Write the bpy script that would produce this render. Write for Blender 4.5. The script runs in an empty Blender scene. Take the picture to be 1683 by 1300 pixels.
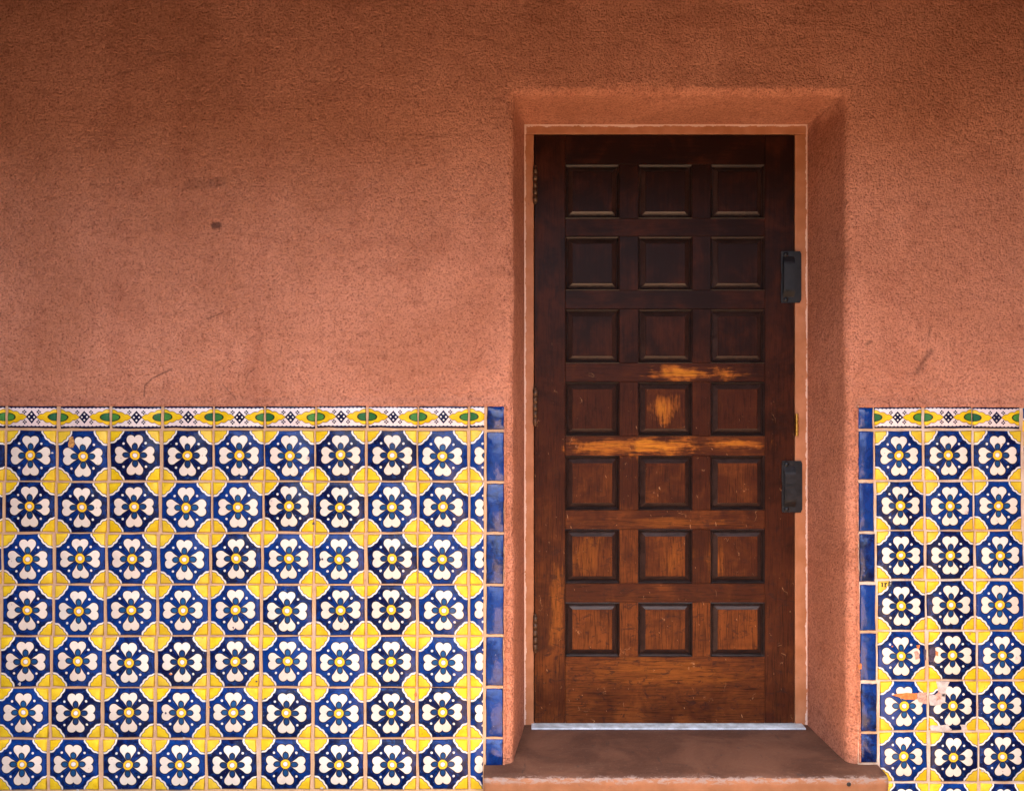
import bpy, bmesh, math, random
from mathutils import Vector, noise

R = math.radians
rng = random.Random(7)
S = bpy.context.scene
COL = S.collection

# ------------------------------------------------------------------ camera
D = 2.55                 # camera to wall plane (wall face is y = 0)
ZC = 1.36                # eye height
K0 = 1.89e-3             # metres per photo pixel on the wall plane
cam_d = bpy.data.cameras.new('camera')
cam_d.sensor_width = 36.0
cam_d.lens = 36.0 * (D / K0) / 1683.0
cam_d.clip_end = 3000
cam = bpy.data.objects.new('camera', cam_d)
cam.location = (0, -D, ZC)
cam.rotation_euler = (R(90), 0, 0)
COL.objects.link(cam)
S.camera = cam


def PX(x, y=0.0):        # photo column -> world x at depth y
    return (x - 841.5) * K0 * (D + y) / D


def PZ(v, y=0.0):        # photo row -> world z at depth y
    return ZC - (v - 650.0) * K0 * (D + y) / D


# ------------------------------------------------------------------ sky, sun, exposure
SUN_EL, SUN_AZ = 75.0, 182.0      # azimuth clockwise from +Y: the sun stands out in front of the wall
w = bpy.data.worlds.new('World')
S.world = w
w.use_nodes = True
wn = w.node_tree
bg = wn.nodes['Background']
sky = wn.nodes.new('ShaderNodeTexSky')
sky.sky_type = 'NISHITA'
sky.sun_disc = False
sky.sun_elevation = R(SUN_EL)
sky.sun_rotation = R(SUN_AZ)
sky.air_density = 0.7
sky.dust_density = 6.0
sky.ozone_density = 0.3
wn.links.new(sky.outputs[0], bg.inputs[0])
bg.inputs[1].default_value = 0.13
sun_d = bpy.data.lights.new('sun', 'SUN')
sun_d.energy = 3.1
sun_d.angle = R(0.5)
sun_d.color = (1.0, 0.93, 0.83)
sun = bpy.data.objects.new('sun', sun_d)
to_sun = Vector((math.sin(R(SUN_AZ)) * math.cos(R(SUN_EL)), math.cos(R(SUN_AZ)) * math.cos(R(SUN_EL)), math.sin(R(SUN_EL))))
sun.rotation_euler = to_sun.to_track_quat('Z', 'Y').to_euler()
sun.location = to_sun * 20
COL.objects.link(sun)
S.view_settings.view_transform = 'Standard'
S.view_settings.look = 'None'
S.view_settings.exposure = 3.22
S.view_settings.gamma = 1.0
S.view_settings.use_curve_mapping = False
S.render.engine = 'CYCLES'
S.cycles.use_denoising = True
S.cycles.max_bounces = 8
S.cycles.diffuse_bounces = 6
S.cycles.caustics_reflective = False
S.cycles.caustics_refractive = False


# ------------------------------------------------------------------ node expression helper
class E:
    """a socket (or constant) with arithmetic that builds Math nodes"""
    nt = None

    def __init__(self, s):
        self.s = s.s if isinstance(s, E) else s


def _m(op, *args, clamp=False):
    n = E.nt.nodes.new('ShaderNodeMath')
    n.operation = op
    n.use_clamp = clamp
    for i, a in enumerate(args):
        a = a.s if isinstance(a, E) else a
        if isinstance(a, (int, float)):
            n.inputs[i].default_value = a
        else:
            E.nt.links.new(a, n.inputs[i])
    return E(n.outputs[0])


E.__add__ = lambda a, b: _m('ADD', a, b)
E.__radd__ = lambda a, b: _m('ADD', b, a)
E.__sub__ = lambda a, b: _m('SUBTRACT', a, b)
E.__rsub__ = lambda a, b: _m('SUBTRACT', b, a)
E.__mul__ = lambda a, b: _m('MULTIPLY', a, b)
E.__rmul__ = lambda a, b: _m('MULTIPLY', b, a)
E.__truediv__ = lambda a, b: _m('DIVIDE', a, b)
E.__abs__ = lambda a: _m('ABSOLUTE', a)


def mn(a, b): return _m('MINIMUM', a, b)
def mx(a, b): return _m('MAXIMUM', a, b)
def sq(a): return a * a
def ln2(a, b): return _m('SQRT', sq(a) + sq(b))
def sin(a): return _m('SINE', a)
def clamp(a): return _m('ADD', a, 0.0, clamp=True)


def ss(x, lo, hi, a=0.0, b=1.0):
    n = E.nt.nodes.new('ShaderNodeMapRange')
    n.interpolation_type = 'SMOOTHSTEP'
    for i, v in enumerate((x, lo, hi, a, b)):
        v = v.s if isinstance(v, E) else v
        if isinstance(v, (int, float)):
            n.inputs[i].default_value = v
        else:
            E.nt.links.new(v, n.inputs[i])
    return E(n.outputs[0])


def below(x, edge, soft=0.02):       # 1 where x < edge
    return ss(x, (edge - soft) if not isinstance(edge, E) else edge - soft,
              (edge + soft) if not isinstance(edge, E) else edge + soft, 1.0, 0.0)


def mixc(f, a, b, mode='MIX'):
    n = E.nt.nodes.new('ShaderNodeMix')
    n.data_type = 'RGBA'
    n.blend_type = mode
    for i, v in ((0, f), (6, a), (7, b)):
        v = v.s if isinstance(v, E) else v
        if isinstance(v, (int, float)):
            n.inputs[i].default_value = v
        elif isinstance(v, (tuple, list)):
            n.inputs[i].default_value = tuple(v) + ((1.0,) if len(v) == 3 else ())
        else:
            E.nt.links.new(v, n.inputs[i])
    return E(n.outputs[2])


def vec(x, y, z):
    n = E.nt.nodes.new('ShaderNodeCombineXYZ')
    for i, v in enumerate((x, y, z)):
        v = v.s if isinstance(v, E) else v
        if isinstance(v, (int, float)):
            n.inputs[i].default_value = v
        else:
            E.nt.links.new(v, n.inputs[i])
    return E(n.outputs[0])


def sep(v):
    n = E.nt.nodes.new('ShaderNodeSeparateXYZ')
    E.nt.links.new(v.s if isinstance(v, E) else v, n.inputs[0])
    return [E(o) for o in n.outputs]


def nz(v, scale, detail=2.0, rough=0.5, dist=0.0):
    n = E.nt.nodes.new('ShaderNodeTexNoise')
    n.inputs['Scale'].default_value = scale
    n.inputs['Detail'].default_value = detail
    n.inputs['Roughness'].default_value = rough
    n.inputs['Distortion'].default_value = dist
    E.nt.links.new(v.s, n.inputs['Vector'])
    return E(n.outputs[0])


def grey(v):
    return vec(v, v, v)


def world_pos():
    return E(E.nt.nodes.new('ShaderNodeNewGeometry').outputs['Position'])


def obj_pos():
    return E(E.nt.nodes.new('ShaderNodeTexCoord').outputs['Object'])


def obj_color():
    n = E.nt.nodes.new('ShaderNodeObjectInfo')
    c = E.nt.nodes.new('ShaderNodeSeparateColor')
    E.nt.links.new(n.outputs['Color'], c.inputs[0])
    return [E(o) for o in c.outputs[:3]]


def bump(h, dist, strength=1.0, prev=None):
    n = E.nt.nodes.new('ShaderNodeBump')
    n.inputs['Strength'].default_value = strength
    n.inputs['Distance'].default_value = dist
    E.nt.links.new(h.s, n.inputs['Height'])
    if prev:
        E.nt.links.new(prev.s, n.inputs['Normal'])
    return E(n.outputs[0])


def new_mat(name):
    m = bpy.data.materials.new(name)
    m.use_nodes = True
    E.nt = m.node_tree
    return m, m.node_tree.nodes['Principled BSDF']


def setp(b, **kw):
    names = {'color': 'Base Color', 'rough': 'Roughness', 'metal': 'Metallic', 'normal': 'Normal',
             'spec': 'Specular IOR Level', 'coat': 'Coat Weight', 'coatr': 'Coat Roughness'}
    for k, v in kw.items():
        s = b.inputs[names[k]]
        if isinstance(v, E):
            E.nt.links.new(v.s, s)
        elif isinstance(v, tuple):
            s.default_value = v + (1.0,)
        else:
            s.default_value = v


def seg_mask(x, z, pts, width, soft, wob):
    """soft dark stroke through photo-pixel points, ragged by wob"""
    out = None
    for (a, b) in zip(pts[:-1], pts[1:]):
        ax, az, bx, bz = PX(a[0]), PZ(a[1]), PX(b[0]), PZ(b[1])
        dx, dz = bx - ax, bz - az
        L2 = dx * dx + dz * dz
        t = clamp(((x - ax) * dx + (z - az) * dz) * (1.0 / L2))
        d = ln2(x - ax - t * dx, z - az - t * dz) + wob
        m = ss(d, width, width + soft, 1.0, 0.0)
        out = m if out is None else mx(out, m)
    return out


# ------------------------------------------------------------------ materials
def mat_stucco():
    m, b = new_mat('stucco')
    p = world_pos()
    x, y, z = sep(p)
    grain = nz(p, 150, 3, 0.6)
    fine = nz(p, 330, 2, 0.6)
    mid = nz(p, 22, 4, 0.6)
    big = nz(p, 2.6, 4, 0.55, 0.4)
    drip = nz(vec(x * 7.0, y * 7.0, z * 1.2), 1.0, 4, 0.6)
    c = mixc(ss(big, 0.33, 0.68), (0.49, 0.198, 0.113), (0.62, 0.265, 0.163))
    c = mixc(ss(drip, 0.5, 0.75, 0, 0.28), c, (0.34, 0.10, 0.058))
    c = mixc(ss(mid, 0.52, 0.8, 0, 0.45), c, (0.31, 0.095, 0.06))
    clump = nz(p, 55, 4, 0.65, 0.6)
    c = mixc(ss(clump, 0.48, 0.70, 0, 0.46), c, (0.25, 0.078, 0.042))
    c = mixc(ss(clump, 0.28, 0.46, 0.42, 0.0), c, (0.73, 0.315, 0.195))
    trow = nz(vec(x * 3.0 + z * 1.4, y, z * 7.0), 1.0, 5, 0.65, 1.0)
    c = mixc(ss(trow, 0.52, 0.72, 0, 0.30), c, (0.30, 0.095, 0.05))
    pit = ss(grain, 0.32, 0.52, 0.8, 0.0)  # grain hollows darkened in the colour: dirt plus painted shade
    pit = pit * ss(mid, 0.25, 0.65, 0.55, 1.0)
    c = mixc(pit, c, (0.16, 0.05, 0.03))
    c = mixc(ss(fine, 0.54, 0.72, 0, 0.48), c, (0.77, 0.335, 0.21))
    # scuffs, hair cracks and blots
    wob = (nz(p, 120, 3, 0.7) - 0.5) * 0.012
    mk = seg_mask(x, z, [(352, 371), (359, 371)], 0.005, 0.010, wob)
    mk = mx(mk, 0.75 * seg_mask(x, z, [(237, 651), (238, 634), (250, 622), (283, 606)], 0.0005, 0.0035, wob * 0.35))
    mk = mx(mk, 0.6 * seg_mask(x, z, [(340, 524), (366, 514)], 0.0005, 0.003, wob * 0.35))
    mk = mx(mk, 0.55 * seg_mask(x, z, [(366, 632), (388, 656)], 0.0005, 0.003, wob * 0.35))
    mk = mx(mk, 0.45 * seg_mask(x, z, [(402, 634), (408, 614), (420, 605)], 0.0005, 0.003, wob * 0.5))
    mk = mx(mk, 0.45 * seg_mask(x, z, [(461, 586), (463, 568)], 0.0005, 0.003, wob * 0.5))
    mk = mx(mk, 0.6 * seg_mask(x, z, [(1508, 612), (1520, 590), (1530, 577)], 0.001, 0.014, wob))
    mk = mx(mk, 0.5 * seg_mask(x, z, [(1527, 553), (1529, 538)], 0.001, 0.008, wob))
    mk = mx(mk, 0.6 * seg_mask(x, z, [(1425, 566), (1430, 562)], 0.001, 0.008, wob))
    mk = mx(mk, 0.35 * seg_mask(x, z, [(240, 90), (275, 87), (305, 92)], 0.0005, 0.006, wob))
    mk = mx(mk, 0.3 * seg_mask(x, z, [(195, 122), (215, 116)], 0.0005, 0.008, wob))
    mk = mx(mk, 0.3 * seg_mask(x, z, [(310, 306), (365, 300)], 0.004, 0.02, wob))
    c = mixc(mk * 0.8, c, (0.07, 0.03, 0.024))
    n1 = bump(grain, 0.012, 0.9)
    n2 = bump(fine, 0.004, 0.5, n1)
    n2 = bump(clump, 0.012, 0.6, n2)
    n3 = bump(trow, 0.03, 0.35, bump(nz(p, 9, 3, 0.5), 0.02, 0.35, n2))
    setp(b, color=c, rough=0.92, spec=0.2, normal=n3)
    return m


def glaze_common(b, c, p, rough=0.16, bd=0.0035):
    w1 = nz(p, 26, 2, 0.5)
    w2 = nz(p, 110, 2, 0.6)
    n1 = bump(w1, bd, 0.55)
    n2 = bump(w2, 0.0012, 0.4, n1)
    setp(b, color=c, rough=ss(w2, 0.3, 0.7, rough * 0.7, rough * 1.7), spec=0.22, normal=n2)


NAVY = (0.0016, 0.0045, 0.034)
COBALT = (0.0020, 0.028, 0.165)
LINE = (0.014, 0.010, 0.016)
WHITE = (0.68, 0.63, 0.585)


def cobalt_glaze(p, tone, edge):
    n = nz(p, 30, 4, 0.6, 0.8)
    n2 = nz(p, 75, 3, 0.6, 0.5)
    f = ss(n, 0.36, 0.66) * 0.85 + tone * 1.15 - 0.62 + edge * 0.30
    c = mixc(clamp(f), NAVY, COBALT)
    c = mixc(ss(n2, 0.54, 0.72, 0, 0.45), c, (0.008, 0.055, 0.20))
    c = mixc(ss(nz(p, 150, 2, 0.5), 0.70, 0.76, 0, 0.55), c, (0.20, 0.28, 0.42))
    return c


def mat_flower():
    m, b = new_mat('flower_glaze')
    o = obj_pos()
    u0, _, v0 = sep(o)
    tone, tint, seed = obj_color()
    p = world_pos()
    sv = vec(u0 + seed * 37.0, v0 + seed * 19.0, seed * 11.0)
    u = u0 + (nz(sv, 1.3, 2) - 0.5) * 0.10 + (seed - 0.5) * 0.05
    v = v0 + (nz(vec(v0 + seed * 23.0, u0 + 5.0, seed * 7.0), 1.3, 2) - 0.5) * 0.10 + (tint - 0.5) * 0.05
    a, bb = abs(u), abs(v)
    t, s = mx(a, bb), mn(a, bb)
    # heart-shaped petals: two round lobes and a wedge towards the eye
    dc = ln2(t - 0.620, s - 0.155) - 0.190
    dw = mx((s - 0.022 - (t - 0.12) * 0.72) * 0.81, t - 0.515)
    dp = mn(dc, dw)
    r = ln2(u, v)
    # scalloped corner quarters
    pc, qc = 1.0 - abs(u), 1.0 - abs(v)
    rc = ln2(pc, qc)
    th = _m('ARCTAN2', qc, pc)
    Rc = 0.555 - 0.070 * sin(th * 2.0) + 0.032 * abs(sin(th * 6.0 + seed * 0.8)) + (nz(sv, 6.0, 2) - 0.5) * 0.03
    dq = rc - Rc
    edge = ss(mx(abs(u0), abs(v0)), 0.8, 1.0)
    halo = ss(dp, 0.015, 0.05) * ss(dp, 0.06, 0.11, 1.0, 0.0)
    c = cobalt_glaze(p, tone, edge + halo * 1.1)
    petal = mixc(tint, (0.635, 0.540, 0.455), (0.65, 0.600, 0.525))
    c = mixc(below(dp, 0.022, 0.016) * 0.9, c, (0.006, 0.006, 0.020))
    petal = mixc(ss(nz(p, 60, 4, 0.65), 0.50, 0.75, 0, 0.30), petal, (0.56, 0.44, 0.37))
    c = mixc(below(dp, -0.010, 0.012), c, petal)
    # blue sepals inside the petals
    de = ln2((t - 0.345) / 0.145, s / 0.118)
    c = mixc(below(de, 1.10, 0.08), c, LINE)
    sep_c = mixc(tone, (0.006, 0.030, 0.105), (0.012, 0.075, 0.20))
    c = mixc(below(de, 0.80, 0.25), c, sep_c)
    # dots
    dd = ln2(abs(u + 0.01) - 0.455, abs(v) - 0.475)
    c = mixc(below(dd, 0.046, 0.014), c, WHITE)
    # eye
    c = mixc(below(r, 0.213, 0.012), c, LINE)
    c = mixc(below(r, 0.192, 0.012), c, (0.72, 0.43, 0.022))
    c = mixc(below(r, 0.112, 0.010), c, (0.20, 0.09, 0.02))
    c = mixc(below(r, 0.092, 0.010), c, WHITE)
    # corners
    c = mixc(below(dq, 0.0, 0.015), c, WHITE)
    c = mixc(below(dq, -0.066, 0.011), c, LINE)
    yn = nz(p, 34, 3, 0.6)
    yel = mixc(ss(yn, 0.35, 0.7), (0.58, 0.375, 0.007), (0.70, 0.495, 0.020))
    yel = mixc(tint * 0.30, yel, (0.66, 0.44, 0.09))
    c = mixc(below(dq, -0.090, 0.011), c, yel)
    # glaze pits and chipped rim
    spk = nz(p, 130, 2, 0.5)
    c = mixc(ss(spk, 0.715, 0.745, 0, 0.75), c, (0.10, 0.055, 0.035))
    rim = ss(mx(abs(u0), abs(v0)) + (nz(p, 95, 3, 0.7) - 0.5) * 0.14, 1.005, 1.045)
    c = mixc(rim * 0.6, c, (0.58, 0.43, 0.32))
    glaze_common(b, c, p)
    return m


def mat_border():
    m, b = new_mat('border_glaze')
    o = obj_pos()
    u0, _, v0 = sep(o)
    tone, tint, seed = obj_color()
    p = world_pos()
    sv = vec(u0 + seed * 37.0, v0 + seed * 19.0, seed * 11.0)
    u = u0 + (nz(sv, 1.5, 2) - 0.5) * 0.07 + (seed - 0.5) * 0.04
    wv = v0 * 0.46 + (nz(vec(v0 + seed * 23.0, u0 + 5.0, seed * 7.0), 1.5, 2) - 0.5) * 0.06
    e, h = abs(u), abs(wv)
    ground = mixc(tint, (0.63, 0.52, 0.51), (0.66, 0.60, 0.59))
    c = mixc(below(0.350 - h + 0.035 * abs(sin(u * 19.0)), 0.0, 0.012), ground, NAVY)
    # pointed yellow cartouches running in from both ends
    tt = clamp((e - 0.165) / 0.835)
    prof = _m('POWER', tt, 0.85) * 0.295 + 0.055 * abs(sin(tt * 9.0)) * ss(tt, 0.05, 0.3)
    dy = h - prof
    inside = ss(e, 0.160, 0.175)
    c = mixc(below(dy, 0.012, 0.010) * inside, c, (0.10, 0.035, 0.012))
    yn = nz(p, 34, 3, 0.6)
    yel = mixc(ss(yn, 0.35, 0.7), (0.58, 0.375, 0.008), (0.70, 0.495, 0.022))
    c = mixc(below(dy, -0.014, 0.010) * inside, c, yel)
    dg = ln2((1.0 - e) / 0.33, wv / 0.165)
    c = mixc(below(dg, 1.08, 0.05), c, (0.02, 0.035, 0.012))
    side = ss(u, -0.01, 0.01)
    gsel = clamp(abs(side - tone) * 1.2 - 0.1)
    grn = mixc(gsel, (0.008, 0.075, 0.030), (0.07, 0.24, 0.04))
    grn = mixc(ss(nz(p, 90, 3), 0.4, 0.7, 0, 0.5), grn, (0.02, 0.12, 0.045))
    c = mixc(below(dg, 0.90, 0.05), c, grn)
    # central diamond of four berries
    dd = e / 0.235 + h / 0.275
    b1 = mn(ln2(u, h - 0.122), ln2(e - 0.105, wv))
    c = mixc(mx(below(dd, 1.0, 0.06), below(b1, 0.088, 0.012)), c, NAVY)
    c = mixc(below(b1, 0.036, 0.010) * ss(tint, 0.0, 0.2, 0.4, 1.0), c, WHITE)
    # dot clusters
    ca, cb = abs(e - 0.285), abs(h - 0.205)
    dk = ln2(mx(ca, cb) - 0.055, mn(ca, cb))
    c = mixc(below(dk, 0.034, 0.010), c, NAVY)
    rim = ss(mx(abs(u0), abs(v0) * 0.46 + 0.52) + (nz(p, 95, 3, 0.7) - 0.5) * 0.14, 1.005, 1.045)
    c = mixc(rim * 0.6, c, (0.58, 0.43, 0.32))
    glaze_common(b, c, p)
    return m


def mat_blue():
    m, b = new_mat('blue_glaze')
    tone, tint, seed = obj_color()
    p = world_pos()
    c = cobalt_glaze(p, tone * 0.8, 1.4)
    u0, _, v0 = sep(obj_pos())
    rim = ss(mx(abs(u0) * 0.95, abs(v0)) + (nz(p, 95, 3, 0.7) - 0.5) * 0.14, 0.985, 1.03)
    c = mixc(rim * 0.7, c, (0.55, 0.40, 0.33))
    w1 = nz(p, 55, 4, 0.6)
    w2 = nz(p, 15, 2, 0.5)
    n = bump(w2, 0.006, 0.6, bump(w1, 0.0028, 0.6))
    setp(b, color=c, rough=0.10, spec=0.40, normal=n)
    return m


def mat_grout(name, pale):
    m, b = new_mat(name)
    p = world_pos()
    g = nz(p, 260, 3, 0.7)
    k = nz(p, 7, 3, 0.6)
    tan_c = (0.50, 0.315, 0.185)
    pale_c = (0.62, 0.515, 0.425)
    c = mixc(ss(k + pale, 0.45, 0.75), tan_c, pale_c)
    c = mixc(ss(nz(p, 40, 4, 0.7), 0.56, 0.78, 0, 0.6), c, (0.25, 0.12, 0.07))
    c = mixc(ss(g, 0.30, 0.46, 0.5, 0.0), c, (0.28, 0.13, 0.075))
    setp(b, color=c, rough=0.95, spec=0.15, normal=bump(g, 0.004, 0.8))
    return m


def patch(x, z, px0, px1, py0, py1, wob):
    y = 0.296
    cx, cz = PX((px0 + px1) / 2, y), PZ((py0 + py1) / 2, y)
    rx, rz = (px1 - px0) / 2 * 2.11e-3, (py1 - py0) / 2 * 2.11e-3
    d = ln2((x - cx) * (1 / rx), (z - cz) * (1 / rz)) + wob
    return ss(d, 0.10, 1.10, 1.0, 0.0)


def mat_wood(name, horizontal):
    m, b = new_mat(name)
    p = world_pos()
    x, y, z = sep(p)
    wear, tone, seed = obj_color()
    sx = seed * 40.0
    if horizontal:
        g1 = nz(vec(x * 5.0 + sx, y * 40.0, z * 95.0), 1.0, 4, 0.6, 0.5)
        g2 = nz(vec(x * 16.0 + sx, y * 90.0, z * 420.0), 1.0, 3, 0.6)
        st = nz(vec(x * 9.0 + sx, y * 40.0, z * 60.0), 1.0, 5, 0.7)
    else:
        g1 = nz(vec(x * 95.0 + sx, y * 40.0, z * 5.0), 1.0, 4, 0.6, 0.5)
        g2 = nz(vec(x * 420.0 + sx, y * 90.0, z * 16.0), 1.0, 3, 0.6)
        st = nz(vec(x * 60.0 + sx, y * 40.0, z * 9.0), 1.0, 5, 0.7)
    cloud = nz(vec(x + sx, y, z + seed * 9.0), 9.0, 4, 0.65, 0.5)
    deep, mid_c, warm, bare = (0.012, 0.0038, 0.0024), (0.046, 0.0115, 0.0048), (0.165, 0.046, 0.0105), (0.52, 0.190, 0.015)
    # varnish weathered from the bottom up, with shade at the top painted in
    age_shade = ss(z, PZ(1190, 0.296), PZ(330, 0.296), 1.0, 0.0)
    lvl = wear * 0.56 + age_shade * 0.36 + (cloud - 0.5) * 1.0 + (g1 - 0.5) * 0.45 + 0.055
    c = mixc(ss(lvl, 0.0, 0.42), deep, mid_c)
    c = mixc(ss(lvl, 0.38, 0.98), c, warm)
    wob = (st - 0.5) * 1.5 + (g2 - 0.5) * 1.0 + (cloud - 0.5) * 2.6
    bp = patch(x, z, 1050, 1210, 598, 630, wob)
    bp = mx(bp, 0.75 * patch(x, z, 925, 1070, 718, 752, wob))
    bp = mx(bp, patch(x, z, 1010, 1140, 714, 756, wob))
    bp = mx(bp, 0.8 * patch(x, z, 1140, 1260, 712, 744, wob))
    bp = mx(bp, 0.75 * patch(x, z, 1062, 1122, 642, 700, wob))
    bp = mx(bp, 0.40 * patch(x, z, 1158, 1192, 872, 960, wob))
    bp = mx(bp, 0.40 * patch(x, z, 900, 930, 900, 1120, wob))
    bp = mx(bp, 0.30 * patch(x, z, 930, 1250, 850, 868, wob))
    bp = mx(bp, 0.30 * patch(x, z, 930, 1000, 870, 960, wob))
    bp = mx(bp, 0.32 * patch(x, z, 1080, 1140, 870, 960, wob))
    bp = mx(bp, 0.34 * patch(x, z, 920, 1240, 1075, 1135, wob))
    bp = mx(bp, ss(lvl + (st - 0.5) * 1.3, 0.95, 1.45, 0, 0.45))
    bp = clamp(bp * ss(g1 + (g2 - 0.5) * 0.8, 0.22, 0.62, 0.35, 1.0))
    c = mixc(ss(bp, 0.0, 0.55), c, (0.27, 0.080, 0.012))
    c = mixc(ss(bp, 0.40, 1.0), c, bare)
    c = mixc(ss(g2, 0.48, 0.70, 0, 0.75), c, deep)
    c = mixc(ss(g1, 0.50, 0.75, 0, 0.55), c, deep)
    # stains on the weathered part
    stn = nz(vec(x * 1.0 + sx, y, z * 1.6), 26.0, 4, 0.7, 1.2)
    c = mixc(ss(stn, 0.53, 0.68, 0, 0.75) * age_shade, c, (0.02, 0.009, 0.008))
    # fine scratches and nicks
    vn = E.nt.nodes.new('ShaderNodeTexVoronoi')
    vn.feature = 'DISTANCE_TO_EDGE'
    vn.inputs['Scale'].default_value = 13.0
    E.nt.links.new(vec(x + (cloud - 0.5) * 0.12, y, z * 0.6 + (st - 0.5) * 0.05).s, vn.inputs['Vector'])
    scr = ss(E(vn.outputs[0]), 0.0, 0.012, 1.0, 0.0) * ss(nz(p, 16, 3, 0.6), 0.60, 0.68)
    nick = ss(nz(vec(x * 150.0 + z * 45.0, y * 90.0, z * 42.0), 1.0, 2, 0.5), 0.735, 0.78)
    c = mixc(clamp(scr * 0.55 + nick * 0.5) * ss(age_shade, 0.1, 0.5), c, (0.50, 0.27, 0.13))
    rough = ss(lvl, 0.2, 1.0, 0.34, 0.6)
    n = bump(g2, 0.0012, 0.35, bump(st, 0.002, 0.35))
    setp(b, color=c, rough=rough, spec=0.07, normal=n)
    return m


def mat_moulding():
    m, b = new_mat('dark_varnish')
    p = world_pos()
    k = nz(p, 40, 3, 0.6)
    c = mixc(ss(k, 0.35, 0.7), (0.008, 0.0048, 0.0045), (0.024, 0.011, 0.0085))
    c = mixc(ss(nz(p, 120, 3, 0.6), 0.66, 0.75, 0, 0.5), c, (0.16, 0.06, 0.02))
    setp(b, color=c, rough=ss(k, 0.3, 0.7, 0.28, 0.46), spec=0.38, normal=bump(nz(p, 90, 3), 0.0015, 0.4))
    return m


def mat_frame():
    m, b = new_mat('frame_paint')
    p = world_pos()
    x, y, z = sep(p)
    k = nz(p, 14, 4, 0.6)
    c = mixc(ss(k, 0.35, 0.7), (0.31, 0.118, 0.046), (0.40, 0.165, 0.080))
    # flaked paint along the plaster edge
    top = ss(z, PZ(212, 0.296), PZ(205, 0.296))
    lft = ss(x, PZ(0) * 0 + PX(867, 0.296), PX(862, 0.296))
    rgt = ss(x, PX(1321, 0.296), PX(1327, 0.296))
    e = mx(mx(top, lft), rgt * 0.9)
    fl = nz(vec(x * 22.0, y, z * 22.0), 1.0, 5, 0.75)
    c = mixc(ss(fl + e * 0.40, 0.70, 0.78) * 0.8, c, (0.66, 0.50, 0.42))
    c = mixc(ss(nz(p, 60, 4, 0.7), 0.62, 0.74, 0, 0.5), c, (0.12, 0.05, 0.03))
    setp(b, color=c, rough=0.55, spec=0.35, normal=bump(nz(p, 70, 3), 0.0015, 0.4))
    return m


def mat_tread():
    m, b = new_mat('step_tread')
    p = world_pos()
    x, y, z = sep(p)
    k = nz(p, 6, 4, 0.6, 0.6)
    c = mixc(ss(k, 0.35, 0.68), (0.055, 0.022, 0.0125), (0.105, 0.046, 0.027))
    c = mixc(ss(nz(vec(x * 6.0, y * 30.0, z), 1.0, 4, 0.7), 0.5, 0.75, 0, 0.5), c, (0.105, 0.053, 0.035))
    c = mixc(ss(nz(p, 28, 4, 0.7), 0.60, 0.72, 0, 0.7), c, (0.035, 0.024, 0.022))
    c = mixc(ss(nz(p, 120, 3, 0.7), 0.58, 0.72, 0, 0.5), c, (0.14, 0.085, 0.064))
    c = mixc(ss(nz(vec(x * 40.0, y * 9.0, z), 1.0, 4, 0.7), 0.62, 0.72, 0, 0.5), c, (0.03, 0.018, 0.014))
    # paint scuffed off the nosing
    eg = ss(y, -0.060, -0.080) + ss(z, PZ(1255) - 0.02, PZ(1255) - 0.004) * 0
    fl = nz(vec(x * 34.0, y * 90.0, z * 90.0), 1.0, 5, 0.8, 0.6)
    c = mixc(ss(fl + eg * 0.16, 0.60, 0.70) * eg, c, (0.19, 0.140, 0.125))
    setp(b, color=c, rough=0.75, spec=0.3, normal=bump(nz(p, 60, 4, 0.6), 0.004, 0.5))
    return m


def mat_riser():
    m, b = new_mat('step_riser')
    p = world_pos()
    x, y, z = sep(p)
    k = nz(p, 12, 4, 0.6)
    c = mixc(ss(k, 0.35, 0.7), (0.185, 0.082, 0.040), (0.24, 0.110, 0.058))
    v = nz(vec(x * 18.0, y * 18.0, z * 18.0), 1.0, 5, 0.75, 1.5)
    c = mixc(ss(v, 0.62, 0.70, 0, 0.75), c, (0.10, 0.055, 0.045))
    fl = nz(vec(x * 34.0, y * 90.0, z * 90.0), 1.0, 5, 0.8, 0.6)
    eg = ss(z, PZ(1276) + 0.002, PZ(1262))
    c = mixc(ss(fl + eg * 0.16, 0.60, 0.70) * eg, c, (0.19, 0.140, 0.125))
    setp(b, color=c, rough=0.7, spec=0.3, normal=bump(nz(p, 60, 4, 0.6), 0.004, 0.5))
    return m


def mat_simple(name, color, rough, metal=0.0, var=0.3, scale=60, spec=0.5, bd=0.001):
    m, b = new_mat(name)
    p = world_pos()
    k = nz(p, scale, 4, 0.65)
    dark = tuple(v * (1 - var) for v in color)
    lite = tuple(min(1.0, v * (1 + var)) for v in color)
    c = mixc(ss(k, 0.32, 0.68), dark, lite)
    setp(b, color=c, rough=ss(k, 0.3, 0.7, rough * 0.8, min(1.0, rough * 1.25)), metal=metal, spec=spec,
         normal=bump(k, bd, 0.4))
    return m


def mat_ground():
    m, b = new_mat('asphalt')
    p = world_pos()
    k = nz(p, 1.6, 5, 0.6)
    c = mixc(ss(k, 0.3, 0.7), (0.042, 0.040, 0.038), (0.062, 0.059, 0.055))
    c = mixc(ss(nz(p, 90, 3, 0.6), 0.5, 0.75, 0, 0.5), c, (0.09, 0.085, 0.08))
    setp(b, color=c, rough=0.9, spec=0.2, normal=bump(nz(p, 60, 4), 0.004, 0.5))
    return m


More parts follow.
